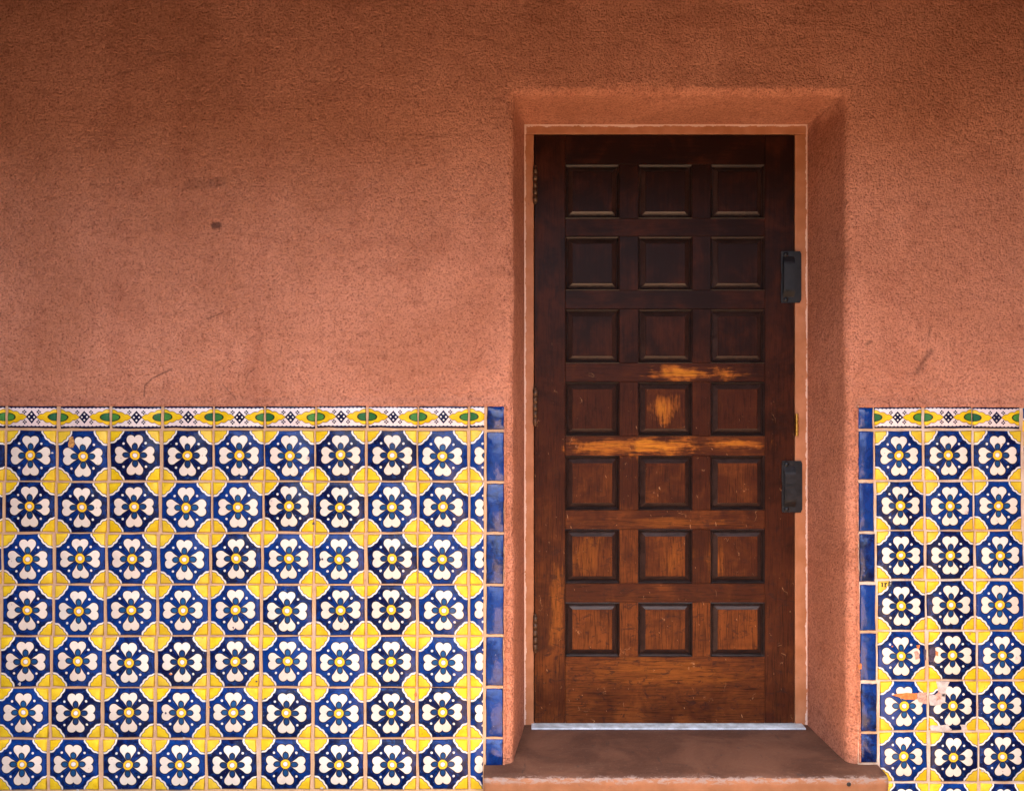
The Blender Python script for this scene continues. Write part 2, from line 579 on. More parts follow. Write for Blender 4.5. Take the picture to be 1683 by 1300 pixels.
M = {
    'stucco': mat_stucco(), 'flower': mat_flower(), 'border': mat_border(), 'blue': mat_blue(),
    'grout': mat_grout('grout_tan', -0.10), 'grout_pale': mat_grout('grout_pale', 0.10),
    'wood_h': mat_wood('wood_rail', True), 'wood_v': mat_wood('wood_stile', False),
    'dark': mat_moulding(), 'bevel': mat_simple('bevel_varnish', (0.026, 0.0115, 0.0085), 0.36, 0, 0.35, 60, 0.40), 'frame': mat_frame(), 'tread': mat_tread(), 'riser': mat_riser(),
    'iron': mat_simple('black_iron', (0.0075, 0.0075, 0.0092), 0.45, 0.0, 0.5, 50, 0.3),
    'bronze': mat_simple('old_bronze', (0.085, 0.042, 0.021), 0.5, 0.4, 0.6, 110),
    'brass': mat_simple('brass', (0.40, 0.22, 0.045), 0.30, 1.0, 0.25, 120),
    'alu': mat_simple('threshold_metal', (0.42, 0.48, 0.54), 0.45, 0.15, 0.30, 28),
    'terra': mat_simple('bare_terracotta', (0.52, 0.17, 0.05), 0.9, 0, 0.30, 120, 0.2, 0.003),
    'plaster': mat_simple('plaster_patch', (0.44, 0.375, 0.345), 0.9, 0, 0.20, 90, 0.2, 0.003),
    'pinkchip': mat_simple('pink_biscuit', (0.46, 0.26, 0.20), 0.9, 0, 0.35, 150, 0.2, 0.003),
    'chipdark': mat_simple('chipped_glaze', (0.05, 0.035, 0.06), 0.5, 0, 0.7, 170, 0.4, 0.002),
    'ochre': mat_simple('ochre_biscuit', (0.40, 0.20, 0.06), 0.9, 0, 0.5, 120, 0.2, 0.002),
    'ink': mat_simple('black_ink', (0.012, 0.010, 0.010), 0.35, 0, 0.2, 80),
    'ground': mat_ground(), 'bounce_floor': mat_simple('bounce_paving', (0.45, 0.30, 0.19), 0.85, 0, 0.12, 5, 0.25, 0.003),
    'ceiling': mat_simple('porch_boards', (0.045, 0.026, 0.016), 0.8, 0, 0.3, 8, 0.2), 'blocker_wall': mat_simple('blocker_stucco', (0.13, 0.055, 0.038), 0.9, 0, 0.15, 8, 0.2),  # unseen ceiling and side walls kept dark to cut bounced light
    'timber': mat_simple('blocker_timber', (0.05, 0.028, 0.017), 0.7, 0, 0.3, 20, 0.3),
}


# ------------------------------------------------------------------ object helpers
def link(name, me, parent=None, loc=(0, 0, 0), mats=()):
    for k in mats:
        me.materials.append(M[k])
    o = bpy.data.objects.new(name, me)
    o.location = loc
    COL.objects.link(o)
    o.parent = parent
    return o


def tag(o, label, cat, group=None, kind=None):
    o['label'] = label
    o['category'] = cat
    if group:
        o['group'] = group
    if kind:
        o['kind'] = kind
    return o


def mesh(name, verts, faces, smooth=False, mi=None):
    me = bpy.data.meshes.new(name)
    me.from_pydata(verts, [], faces)
    if mi:
        me.polygons.foreach_set('material_index', mi)
    if smooth:
        me.polygons.foreach_set('use_smooth', [True] * len(me.polygons))
    me.update()
    return me


def fix_normals(me):
    bm = bmesh.new()
    bm.from_mesh(me)
    bmesh.ops.recalc_face_normals(bm, faces=bm.faces)
    bm.to_mesh(me)
    bm.free()


def box_mesh(name, sx, sy, sz, bevel=0.0, seg=2, jitter=0.0):
    """box centred on the origin, edges bevelled"""
    bm = bmesh.new()
    bmesh.ops.create_cube(bm, size=1.0)
    for v in bm.verts:
        v.co = Vector((v.co.x * sx, v.co.y * sy, v.co.z * sz))
    if bevel:
        bmesh.ops.bevel(bm, geom=list(bm.edges), offset=bevel, segments=seg, affect='EDGES', profile=0.5)
    if jitter:
        for v in bm.verts:
            v.co += noise.noise_vector(v.co * 25) * jitter
    me = bpy.data.meshes.new(name)
    bm.to_mesh(me)
    bm.free()
    return me


def cyl_into(bm, r, z0, z1, cx=0, cy=0, seg=14):
    g = bmesh.ops.create_cone(bm, cap_ends=True, segments=seg, radius1=r, radius2=r, depth=z1 - z0)
    for v in g['verts']:
        v.co += Vector((cx, cy, (z0 + z1) / 2))
    return g['verts']


# ------------------------------------------------------------------ ground, porch and added light blockers
GZ = 0.0
gm = mesh('ground', [(-600, -900, 0.0), (600, -900, 0.0), (600, 300, 0.0), (-600, 300, 0.0)], [(0, 1, 2, 3)])
gr = link('ground', gm, mats=['ground'])
gr['kind'] = 'structure'

bounce_strip = link('path', box_mesh('path', 1.5, 3.5, 0.10), loc=(0.55, -1.6, -0.046), mats=['bounce_floor'])  # unseen pale strip added to bounce light up under the lintel
bounce_strip['kind'] = 'structure'

ROOF_Z, ROOF_Y, BLOCKER_Z = 2.70, -0.98, 2.30  # overhang depth and heights shaped to darken the top of the wall
porch = bpy.data.objects.new('porch', None)
porch.location = (0, ROOF_Y, 0)
COL.objects.link(porch)
tag(porch, 'unseen low porch with dark boarded ceiling, deep beam and side walls shading the doorway', 'porch', kind='thing')
link('roof', box_mesh('roof', 4.6, 1.4, 0.25), parent=porch, loc=(0.09, 0.70, ROOF_Z + 0.125), mats=['ceiling'])
link('blocker', box_mesh('blocker', 3.63, 0.24, ROOF_Z - BLOCKER_Z, 0.02), parent=porch, loc=(0.08, 0.16, (ROOF_Z + BLOCKER_Z) / 2), mats=['timber'])  # unseen crosspiece added low to block sky from the upper wall
pm = box_mesh('side_blocker', 0.5, 3.9, ROOF_Z, 0.02, 2)
pm.materials.append(M['blocker_wall'])
for xx in (-1.74 - 0.25, 1.90 + 0.25):
    link('side_blocker', pm, parent=porch, loc=(xx, -ROOF_Y - 0.01 - 1.95, ROOF_Z / 2 - 0.002))  # unseen walls added to keep side light off the door reveals

# ------------------------------------------------------------------ stucco wall with a splayed, round-edged door opening
FY = 0.296                       # depth of the door frame face
L_IN, R_IN, T_IN = PX(862, FY), PX(1327, FY), PZ(205, FY)
L0, R0, T0 = 0.007, 1.040, ZC + 0.936
RB_L, RB_R, RB_T = 0.029, 0.024, 0.027
rings = []                       # (left x, right x, top z, y)
for o in (5.2, 2.0, 0.8, 0.4, 0.2, 0.1, 0.05, 0.02):
    f = o / 5.2
    zt = T0 + RB_T + (ROOF_Z - T0 - RB_T) * (f ** 0.6)
    rings.append((L0 - RB_L - o, R0 + RB_R + o, zt, 0.0))
for i in range(9):
    a = R(90) * i / 8
    s_, c_ = 1 - math.sin(a), 1 - math.cos(a)
    rings.append((L0 - RB_L * s_, R0 + RB_R * s_, T0 + RB_T * s_, RB_L * c_))
for i in range(1, 8):
    f = i / 7
    rings.append((L0 + (L_IN - L0) * f, R0 + (R_IN - R0) * f, T0 + (T_IN - T0) * f, RB_L + (FY + 0.004 - RB_L) * f))
rings.append((L_IN - 0.002, R_IN + 0.002, T_IN + 0.002, FY + 0.12))
NL, NT = 44, 34
wv, wf = [], []
for (lx, rx, tz, yy) in rings:
    path = [(lx, tz * k / NL) for k in range(NL)]
    path += [(lx + (rx - lx) * k / NT, tz) for k in range(NT)]
    path += [(rx, tz * (1 - k / NL)) for k in range(NL + 1)]
    near = 1.0 if 0.0 < yy < FY - 0.02 else (0.6 if yy == 0 and lx > -0.3 else 0.0)
    for (px_, pz_) in path:
        q = Vector((px_, yy, pz_))
        n1 = noise.noise_vector(q * 7.0) * 0.0045 + noise.noise_vector(q * 24.0) * 0.0016
        if yy == 0:
            n1.x = n1.z = 0
            n1.y = abs(n1.y) * 0.5
        q += n1 * near
        if yy > FY - 0.02:
            q.x, q.z = px_, pz_
        wv.append(tuple(q))
NP = 2 * NL + NT + 1
for r_ in range(len(rings) - 1):
    for k in range(NP - 1):
        a = r_ * NP + k
        wf.append((a, a + 1, a + NP + 1, a + NP))
base = (len(rings) - 1) * NP
wf.append(tuple(base + k for k in range(NP)))       # back of the recess, behind the leaf
wm = mesh('stucco_wall', wv, wf, smooth=True)
wall = link('stucco_wall', wm, mats=['stucco'])
tag(wall, 'rough terracotta stucco wall with rounded door recess and tiled lower part', 'wall', kind='thing')
# thick top and end returns so that the wall is a solid body behind its face
for (nm, sx, cx) in (('wall_core', 4.9, -5.185 + 2.45 - 0.05), ('wall_core', 4.9, 6.277 - 2.45 + 0.05)):
    co = link(nm, box_mesh(nm, sx, 0.30, ROOF_Z), parent=wall, loc=(cx, 0.25, ROOF_Z / 2), mats=['stucco'])

# ------------------------------------------------------------------ tile wainscots
TILE_Y = -0.0035                 # grout face
FACE = 0.0030                    # tile face stands this far in front of the grout


def tile_mesh(name, u0=-1.0, u1=1.0, v0=-1.0, v1=1.0, half=0.076, seed=0, bull=None, half_u=None):
    """shallow glazed slab in units of the tile's half size; slightly ragged outline"""
    rr = random.Random(seed)
    hu = half_u or half
    eu, ev = 0.0026 / hu, 0.0026 / half
    n = 4
    outer = []
    cs = [(u0, v0), (u1, v0), (u1, v1), (u0, v1)]
    for i in range(4):
        a, b2 = cs[i], cs[(i + 1) % 4]
        for k in range(n):
            t = k / n
            outer.append([a[0] + (b2[0] - a[0]) * t, a[1] + (b2[1] - a[1]) * t])
    for q in outer:
        q[0] += rr.uniform(-0.0011, 0.0011) / hu
        q[1] += rr.uniform(-0.0011, 0.0011) / half
    cu, cv = (u0 + u1) / 2, (v0 + v1) / 2

    def inset(q, e):
        return [q[0] - math.copysign(min(abs(q[0] - cu), eu * e) if abs(abs(q[0] - cu) - (u1 - u0) / 2) < 0.06 * (0.076 / hu) else 0, q[0] - cu),
                q[1] - math.copysign(min(abs(q[1] - cv), ev * e) if abs(abs(q[1] - cv) - (v1 - v0) / 2) < 0.06 * (0.076 / half) else 0, q[1] - cv)]
    verts = [(q[0], 0.0035, q[1]) for q in outer]
    verts += [(q[0], -FACE * 0.45, q[1]) for q in outer]
    verts += [(*[inset(q, 1.0)[0]], -FACE, inset(q, 1.0)[1]) for q in outer]
    N = len(outer)
    faces = []
    for L in range(2):
        for k in range(N):
            k2 = (k + 1) % N
            faces.append((L * N + k, L * N + k2, (L + 1) * N + k2, (L + 1) * N + k))
    faces.append(tuple(2 * N + k for k in range(N)))
    if bull is not None:            # rounded outer edge of the trim tiles
        verts = [(x, (y_ + FACE * 0.9) if (abs(x - bull) < 0.02 and y_ < 0) else y_, z) for (x, y_, z) in verts]
    me = mesh(name, verts, faces)
    me.polygons.foreach_set('use_smooth', [True] * len(me.polygons))
    me.update()
    return me


flower_meshes = [tile_mesh('flower_tile', seed=i) for i in range(6)]
for me in flower_meshes:
    me.materials.append(M['flower'])
border_meshes = [tile_mesh('border_tile', half=0.0345, half_u=0.076, seed=20 + i) for i in range(4)]
for me in border_meshes:
    me.materials.append(M['border'])
blue_meshes = [tile_mesh('edge_tile', half=0.076, half_u=0.0265, seed=40 + i) for i in range(4)]
for me in blue_meshes:
    me.materials.append(M['blue'])


def put_tile(name, me, cx, cz, hw, hh, parent, tone=None, jit=1.0):
    o = bpy.data.objects.new(name, me)
    o.location = (cx + rng.uniform(-1, 1) * 0.0009 * jit, TILE_Y + rng.uniform(-0.0006, 0.0004), cz + rng.uniform(-1, 1) * 0.0009 * jit)
    o.rotation_euler = (R(rng.uniform(-0.55, 0.55)), R(rng.uniform(-0.55, 0.55)) * jit, R(rng.uniform(-0.7, 0.7)))
    o.scale = (hw, 1.0, hh)
    t = rng.random() if tone is None else tone
    o.color = (t, rng.random(), rng.random(), 1.0)
    COL.objects.link(o)
    o.parent = parent
    return o


def lerp_list(top, bot, f):
    return [a + (b2 - a) * f for a, b2 in zip(top, bot)]


def panel(x0, x1, ztop, mat):
    o = link('tiled_wainscot', box_mesh('tiled_wainscot', x1 - x0, 0.010, ztop - 0.0),
             parent=wall, loc=((x0 + x1) / 2, TILE_Y + 0.005, ztop / 2), mats=[mat])
    return o


def child_at(o, parent):          # keep world placement under an offset parent
    o.location = Vector(o.location) - Vector(parent.location)


# --- left panel
top_l = [10.6, 96, 181, 266, 351.5, 436, 518.5, 602.5, 687, 770.7]
bot_l = [-5, 81, 167.6, 254, 340, 426, 514.8, 600.3, 686.4, 770.9]
for i in range(2):
    top_l.insert(0, top_l[0] - 85)
    bot_l.insert(0, bot_l[0] - 86)
rows_l = [706, 791, 875.3, 960, 1044, 1128, 1211.5, 1297.5, 1372]
XL0 = PX(top_l[0] + 2)
left = panel(PX(bot_l[0] - 2), PX(829), PZ(665.5), 'grout')
left['label'] = 'tiled wainscot of blue and yellow flower tiles left of the door'
HT = 79.6 / 2 * K0


def strip(parent, x0t, x1t, x0b, x1b, cuts, name='edge_tile'):
    for i, (a, b2) in enumerate(cuts):
        f = ((a + b2) / 2 - 666) / 590
        l_, r_ = x0t + (x0b - x0t) * f, x1t + (x1b - x1t) * f
        o = put_tile(name, blue_meshes[i % 4], PX((l_ + r_) / 2), (PZ(a) + PZ(b2)) / 2, (PX(r_) - PX(l_)) / 2, (PZ(a) - PZ(b2)) / 2, parent, jit=0.6)
        child_at(o, parent)


def fill(parent, top, bot, rows, tile_w, tile_h, border_rows, shift=0.0, endcut=None):
    for c in range(len(top) - 1 if endcut is None else len(top)):
        for r_ in range(-1, len(rows) - 1):
            y0 = border_rows[0] if r_ < 0 else rows[r_]
            y1 = border_rows[1] if r_ < 0 else rows[r_ + 1]
            f = ((y0 + y1) / 2 - 750) / 500
            xs = lerp_list(top, bot, f)
            cy = (y0 + y1) / 2 + rng.uniform(-0.7, 0.7)
            last = r_ == len(rows) - 2
            if c < len(top) - 1:
                cx = (xs[c] + xs[c + 1]) / 2 + rng.uniform(-0.8, 0.8)
                hw = tile_w / 2 * K0
                if r_ < 0:
                    o = put_tile('border_tile', rng.choice(border_meshes), PX(cx), PZ(cy), hw, (y1 - y0) / 2 * K0, parent)
                elif last:
                    me = tile_mesh('flower_tile', v0=1 - 2 * (y1 - y0 - 4) / tile_h, seed=c)
                    me.materials.append(M['flower'])
                    o = put_tile('flower_tile', me, PX(cx), PZ(y0 + 2 + tile_h / 2), hw, tile_h / 2 * K0, parent)
                else:
                    o = put_tile('flower_tile', rng.choice(flower_meshes), PX(cx), PZ((y0 + y1) / 2 + rng.uniform(-0.3, 0.3)), hw, min(tile_h, y1 - y0 - 3.0) / 2 * K0, parent)
            else:                       # the cut column beside the trim
                l_ = xs[c] + 2.3
                wcut = endcut - 0.004 * (cy - 690) - l_
                u1 = -1 + 2 * wcut / tile_w
                if r_ < 0:
                    me = tile_mesh('border_tile', u1=u1, half=0.0345, half_u=0.076, seed=90)
                    me.materials.append(M['border'])
                    o = put_tile('border_tile', me, PX(l_ + tile_w / 2), PZ(cy), tile_w / 2 * K0, (y1 - y0) / 2 * K0, parent, jit=0.4)
                else:
                    v0 = 1 - 2 * (y1 - y0 - 4) / tile_h if last else -1
                    me = tile_mesh('flower_tile', u1=u1, v0=v0, seed=100 + r_)
                    me.materials.append(M['flower'])
                    cz_ = PZ(y0 + 2 + tile_h / 2) if last else PZ(cy)
                    o = put_tile('flower_tile', me, PX(l_ + tile_w / 2), cz_, tile_w / 2 * K0, tile_h / 2 * K0, parent, jit=0.4)
            child_at(o, parent)


fill(left, top_l, bot_l, rows_l, 80.3, 81.6, (667, 703.3), endcut=796.0)
strip(left, 800.4, 829, 798.5, 826.5, [(668, 706), (710, 790), (794.5, 873.5), (878, 958.5), (962, 1041), (1046, 1125.5), (1130, 1209), (1213.5, 1258)])

# --- right panel
top_r = [1436.4, 1516, 1597.4, 1677.5]
bot_r = [1443.5, 1524.5, 1606.7, 1687.5]
rows_r = [706, 789.8, 871, 951.5, 1035.7, 1117, 1200, 1284, 1368]
right = panel(PX(1409.5), PX(1924), PZ(667), 'grout_pale')
right['label'] = 'tiled wainscot with chipped flower tiles right of the door'
fill(right, top_r, bot_r, rows_r, 77.0, 79.8, (668.5, 704))
strip(right, 1409, 1433, 1414, 1441, [(670, 704.5), (709, 788), (793, 872), (877, 955), (960, 1035), (1040, 1117), (1122, 1200), (1204.5, 1251)])
# next field to the right, set off by a pale joint: a cut flower course in place of the border
top_r2 = [1679.5 + 80.5 * i for i in range(6)]
bot_r2 = [1689.5 + 81 * i for i in range(6)]
rows_r2 = [711.5 + 82.5 * i for i in range(9)]
for c in range(3):
    for r_ in range(-1, 8):
        y0 = 669 if r_ < 0 else rows_r2[r_]
        y1 = 709 if r_ < 0 else min(rows_r2[r_ + 1], 1367)
        xs = lerp_list(top_r2, bot_r2, ((y0 + y1) / 2 - 750) / 500)
        cx = (xs[c] + xs[c + 1]) / 2
        if r_ < 0:
            me = tile_mesh('flower_tile', v1=-1 + 2 * 38 / 79.0, seed=200 + c)
            me.materials.append(M['flower'])
            o = put_tile('flower_tile', me, PX(cx), PZ(y1 - 79 / 2), 76.2 / 2 * K0, 79 / 2 * K0, right)
        elif y1 - y0 < 75:
            me = tile_mesh('flower_tile', v0=1 - 2 * (y1 - y0 - 3) / 79, seed=220 + c)
            me.materials.append(M['flower'])
            o = put_tile('flower_tile', me, PX(cx), PZ(y0 + 2 + 79 / 2), 76.2 / 2 * K0, 79 / 2 * K0, right)
        else:
            o = put_tile('flower_tile', rng.choice(flower_meshes), PX(cx), PZ((y0 + y1) / 2), 76.2 / 2 * K0, 79 / 2 * K0, right)
        child_at(o, right)

# --- ragged stucco lip along the top of the tiles and beside the trim
def lip(pts, name, width, ny, seed):
    """irregular bead of stucco following photo-pixel polyline pts"""
    vs, fs = [], []
    step = 4.0
    line = []
    for a, b2 in zip(pts[:-1], pts[1:]):
        L = math.hypot(b2[0] - a[0], b2[1] - a[1])
        n = max(2, int(L / step))
        for k in range(n):
            t = k / n
            line.append((a[0] + (b2[0] - a[0]) * t, a[1] + (b2[1] - a[1]) * t))
    line.append(pts[-1])
    for i, (x, v) in enumerate(line):
        a = line[max(i - 1, 0)]
        b2 = line[min(i + 1, len(line) - 1)]
        dx, dz = b2[0] - a[0], -(b2[1] - a[1])
        L = math.hypot(dx, dz) or 1
        nx, nzv = -dz / L, dx / L
        wob = noise.noise(Vector((x * 0.09, v * 0.09, seed))) * 0.9 + noise.noise(Vector((x * 0.31, v * 0.31, seed))) * 0.7
        hgt = 0.0075 + 0.0012 * noise.noise(Vector((x * 0.2, v * 0.2, seed + 5)))
        px_, pz_ = PX(x), PZ(v)
        for (off, yy) in ((-1.2 + wob, 0.0), (-0.8 + wob, -hgt * 0.8), (1.8 + wob * 0.5, -hgt), (width * 0.5, -hgt * 0.55), (width, 0.001)):
            vs.append((px_ + nx * off * K0, yy, pz_ + nzv * off * K0))
    for i in range(len(line) - 1):
        for k in range(4):
            a = i * 5 + k
            fs.append((a, a + 1, a + 6, a + 5))
    me = mesh(name, vs, fs, smooth=True)
    return link(name, me, parent=wall, mats=['stucco'])


lip([(-150, 666.5), (0, 666.6), (420, 667.2), (829, 667.4)], 'plaster_lip', 16, 0, 1.0)
lip([(1410, 669), (1540, 669), (1924, 668.5)], 'plaster_lip', 16, 0, 2.0)
lip([(828.5, 668), (829.5, 900), (827.5, 1256)], 'plaster_lip', 5, 0, 3.0)
lip([(1413.5, 1252), (1409, 900), (1408.5, 670)], 'plaster_lip', 5, 0, 4.0)

# --- damage on the right-hand tiles
def chip(pts, mat, parent, y=None, seed=0, name='chip'):
    rr = random.Random(seed)
    jg = min(1.0, 0.12 * (max(q[0] for q in pts) - min(q[0] for q in pts)))
    yy = TILE_Y - FACE - 0.0012 if y is None else y
    out = []
    n = len(pts)
    for i in range(n):
        a, b2 = pts[i], pts[(i + 1) % n]
        for k in range(3):
            t = k / 3
            out.append((a[0] + (b2[0] - a[0]) * t + rr.uniform(-1, 1) * jg, a[1] + (b2[1] - a[1]) * t + rr.uniform(-1, 1) * jg))
    cx, cy = sum(p_[0] for p_ in out) / len(out), sum(p_[1] for p_ in out) / len(out)
    N = len(out)
    vs = [(PX(x) - PX(cx), 0.0018, PZ(v) - PZ(cy)) for x, v in out]
    vs += [(PX(x) - PX(cx), 0.0, PZ(v) - PZ(cy)) for x, v in out]
    vs += [((PX(x) - PX(cx)) * 0.86, -0.0005, (PZ(v) - PZ(cy)) * 0.86) for x, v in out]
    fs = []
    for L in range(2):
        for k in range(N):
            fs.append((L * N + k, L * N + (k + 1) % N, (L + 1) * N + (k + 1) % N, (L + 1) * N + k))
    fs.append(tuple(2 * N + k for k in range(N)))
    me = mesh(name, vs, fs)
    fix_normals(me)
    o = link(name, me, parent=parent, loc=(PX(cx), yy, PZ(cy)), mats=[mat])
    child_at(o, parent)
    return o


chip([(1465, 1140), (1482, 1137), (1505, 1138), (1506, 1148), (1486, 1148)], 'terra', right, seed=1)
chip([(1505, 1137), (1520, 1136), (1521, 1155), (1508, 1152)], 'pinkchip', right, seed=2)
chip([(1525, 1140), (1538, 1141), (1552, 1136), (1551, 1152), (1540, 1158), (1526, 1156)], 'plaster', right, seed=3)
chip([(1537, 1119), (1558, 1118), (1553, 1133), (1550, 1146), (1541, 1138)], 'plaster', right, seed=4)
chip([(1535, 1139), (1541, 1133), (1545, 1146), (1537, 1150)], 'pinkchip', right, y=TILE_Y - FACE - 0.002, seed=5)
chip([(1526, 1190), (1543, 1190), (1555, 1188), (1562, 1197), (1548, 1201), (1527, 1199)], 'plaster', right, seed=6)
chip([(1576, 1190), (1586, 1189), (1588, 1197), (1578, 1198)], 'plaster', right, seed=7)
chip([(1526, 1064), (1534, 1062), (1537, 1074), (1533, 1086), (1526, 1085)], 'chipdark', right, seed=8)
chip([(1516, 1066), (1520, 1066), (1520, 1084), (1517, 1082)], 'chipdark', right, seed=9)
chip([(1536, 1068), (1540, 1070), (1540, 1077), (1535, 1075)], 'terra', right, seed=10)
chip([(1504, 1059), (1510, 1058), (1510, 1063), (1506, 1064)], 'terra', right, seed=11)
chip([(1500, 1070), (1507, 1068), (1510, 1080), (1503, 1082)], 'pinkchip', right, seed=12)
chip([(1408, 1092), (1414, 1089), (1415, 1097), (1410, 1099)], 'terra', right, seed=13)
chip([(115, 718), (122, 717), (125, 728), (122, 736), (115, 734)], 'ochre', left, seed=14)
chip([(680, 1139), (684, 1136), (686, 1141), (683, 1144)], 'terra', left, seed=15)

for i, (cx_, cy_, r_, mt) in enumerate([(88, 744, 2.6, 'plaster'), (507, 753, 3.2, 'plaster'), (281, 1106, 2.4, 'terra'), (35, 1122, 2.8, 'plaster'),
                                       (274, 1170, 2.2, 'chipdark'), (530, 1293, 2.5, 'plaster'), (304, 1211, 2.4, 'plaster'), (447, 822, 2.4, 'plaster'),
                                       (531, 918, 2.0, 'chipdark'), (385, 1030, 1.6, 'chipdark'), (423, 1118, 1.8, 'chipdark'), (437, 1146, 1.8, 'chipdark'),
                                       (682, 1213, 2.6, 'pinkchip'), (345, 1160, 2.0, 'ochre'), (130, 1296, 2.4, 'plaster'), (398, 784, 2.0, 'plaster'),
                                       (175, 960, 2.2, 'ochre'), (603, 1040, 2.2, 'pinkchip'), (516, 860, 2.0, 'chipdark'), (700, 978, 1.8, 'plaster')]):
    rr_ = random.Random(300 + i)
    chip([(cx_ + r_ * rr_.uniform(0.6, 1.5) * math.cos(a_), cy_ + r_ * rr_.uniform(0.5, 1.2) * math.sin(a_)) for a_ in (0.3, 1.4, 2.6, 3.7, 5.0)],
         mt, left, seed=300 + i)
for i, (cx_, cy_, r_, mt) in enumerate([(1587, 842, 2.6, 'plaster'), (1668, 1080, 2.4, 'plaster'), (1612, 1265, 2.2, 'plaster'), (1592, 1040, 2.0, 'ochre'), (1465, 1061, 1.6, 'terra')]):
    rr_ = random.Random(400 + i)
    chip([(cx_ + r_ * rr_.uniform(0.6, 1.5) * math.cos(a_), cy_ + r_ * rr_.uniform(0.5, 1.2) * math.sin(a_)) for a_ in (0.3, 1.4, 2.6, 3.7, 5.0)],
         mt, right, seed=400 + i)

# --- the few painted letters left on one tile
def strokes(parent, rects, name):
    vs, fs = [], []
    for (xa, ya, xb, yb, wd) in rects:
        ax, az, bx, bz = PX(xa), PZ(ya), PX(xb), PZ(yb)
        L = math.hypot(bx - ax, bz - az)
        nx, nzv = -(bz - az) / L * wd * K0 / 2, (bx - ax) / L * wd * K0 / 2
        b0 = len(vs)
        for yy in (0.0008, 0.0):
            vs += [(ax + nx, yy, az + nzv), (bx + nx, yy, bz + nzv), (bx - nx, yy, bz - nzv), (ax - nx, yy, az - nzv)]
        fs += [(b0 + 4, b0 + 5, b0 + 6, b0 + 7)] + [(b0 + k, b0 + (k + 1) % 4, b0 + 4 + (k + 1) % 4, b0 + 4 + k) for k in range(4)]
    me = mesh(name, vs, fs)
    fix_normals(me)
    o = link(name, me, parent=parent, loc=(0, TILE_Y - FACE - 0.0016, 0), mats=['ink'])
    child_at(o, parent)
    return o


strokes(right, [(1448.2, 956.5, 1448.2, 962.5, 1.6), (1446.6, 957, 1448.2, 957, 1.1), (1446.8, 962.2, 1449.8, 962.2, 1.1)], 'lettering')
strokes(right, [(1453.0, 956.8, 1453.0, 963.2, 1.6), (1451.6, 957.2, 1453, 957.2, 1.1), (1453, 958.6, 1456, 957.0, 1.5), (1451.6, 963, 1454.6, 963, 1.1)], 'lettering')
strokes(right, [(1459.2, 956.0, 1459.2, 964.4, 1.8), (1458, 956.4, 1465, 955.8, 1.7), (1459.2, 960, 1463.4, 959.6, 1.5), (1463.2, 958.4, 1463.2, 961.4, 1.1)], 'lettering')

# ------------------------------------------------------------------ door step
SP = 0.080                       # how far it stands out from the wall
SZ = PZ(1255)                    # tread level
XA, XB = PX(796), PX(1441)


def step_mesh():
    # profile in (y, z), swept along x with a worn, rounded nosing
    prof = [(FY + 0.06, SZ + 0.004), (FY - 0.01, SZ + 0.002), (0.2, SZ), (0.1, SZ), (0.0, SZ), (-0.05, SZ - 0.001), (-0.068, SZ - 0.003),
            (-0.076, SZ - 0.008), (-SP, SZ - 0.016), (-SP, SZ - 0.03), (-SP + 0.003, SZ - 0.036), (-SP + 0.003, 0.10), (-SP + 0.003, 0.0)]
    n = 90
    vs, fs, mi = [], [], []
    for i in range(n + 1):
        x = XA + (XB - XA) * i / n
        if i == 0:
            x += 0.0
        for (yy, zz) in prof:
            q = Vector((x, yy, zz))
            if 0 < i < n and yy < -0.03:
                q.y += 0.0035 * noise.noise(Vector((x * 18, zz * 10, 1.3))) + 0.002 * noise.noise(Vector((x * 60, zz * 30, 4)))
                if zz > SZ - 0.02:
                    q.z += 0.0028 * noise.noise(Vector((x * 26, 2.0, yy * 12))) - 0.001
            vs.append(tuple(q))
    P = len(prof)
    for i in range(n):
        for k in range(P - 1):
            a = i * P + k
            fs.append((a, a + 1, a + P + 1, a + P))
            mi.append(0 if k < 7 else 1)
    # end faces
    e0 = len(vs)
    vs += [(XA, FY + 0.06, 0.0), (XB, FY + 0.06, 0.0)]
    fs.append(tuple(range(P)) + (e0,))
    mi.append(1)
    fs.append(tuple(n * P + k for k in reversed(range(P))) + (e0 + 1,))
    mi.append(1)
    me = mesh('door_step', vs, fs, mi=mi)
    for p_ in me.polygons:
        p_.use_smooth = len(p_.vertices) == 4
    fix_normals(me)
    return me


step = link('door_step', step_mesh(), mats=['tread', 'riser'])
tag(step, 'worn painted concrete step with scuffed brown tread under the wooden door', 'step', kind='thing')
th_m = box_mesh('threshold', PX(1318, FY) - PX(873, FY), 0.060, 0.006, 0.002, 2)
th = link('threshold', th_m, parent=step, loc=((PX(1318, FY) + PX(873, FY)) / 2, FY - 0.012, SZ + 0.005), mats=['alu'])
th['label'] = 'pale metal threshold strip under the door'
bm = bmesh.new()
bmesh.ops.create_uvsphere(bm, u_segments=12, v_segments=8, radius=0.0075)
for v in bm.verts:
    v.co.y *= 0.6
me = bpy.data.meshes.new('bolt')
bm.to_mesh(me)
bm.free()
link('bolt', me, parent=step, loc=(PX(1395, -SP), -SP, PZ(1288, -SP)), mats=['iron'])

# ------------------------------------------------------------------ door frame (fixed in the wall)
DL, DR, DT, DB = PX(878.5, FY), PX(1305.5, FY), PZ(222.5, FY), PZ(1188, FY)
fr_d = 0.09


def frame_piece(name, x0, x1, z0, z1):
    o = link(name, box_mesh(name, x1 - x0, fr_d, z1 - z0, 0.0025, 2, 0.0), parent=frame,
             loc=((x0 + x1) / 2, FY + fr_d / 2, (z0 + z1) / 2), mats=['frame'])
    return o


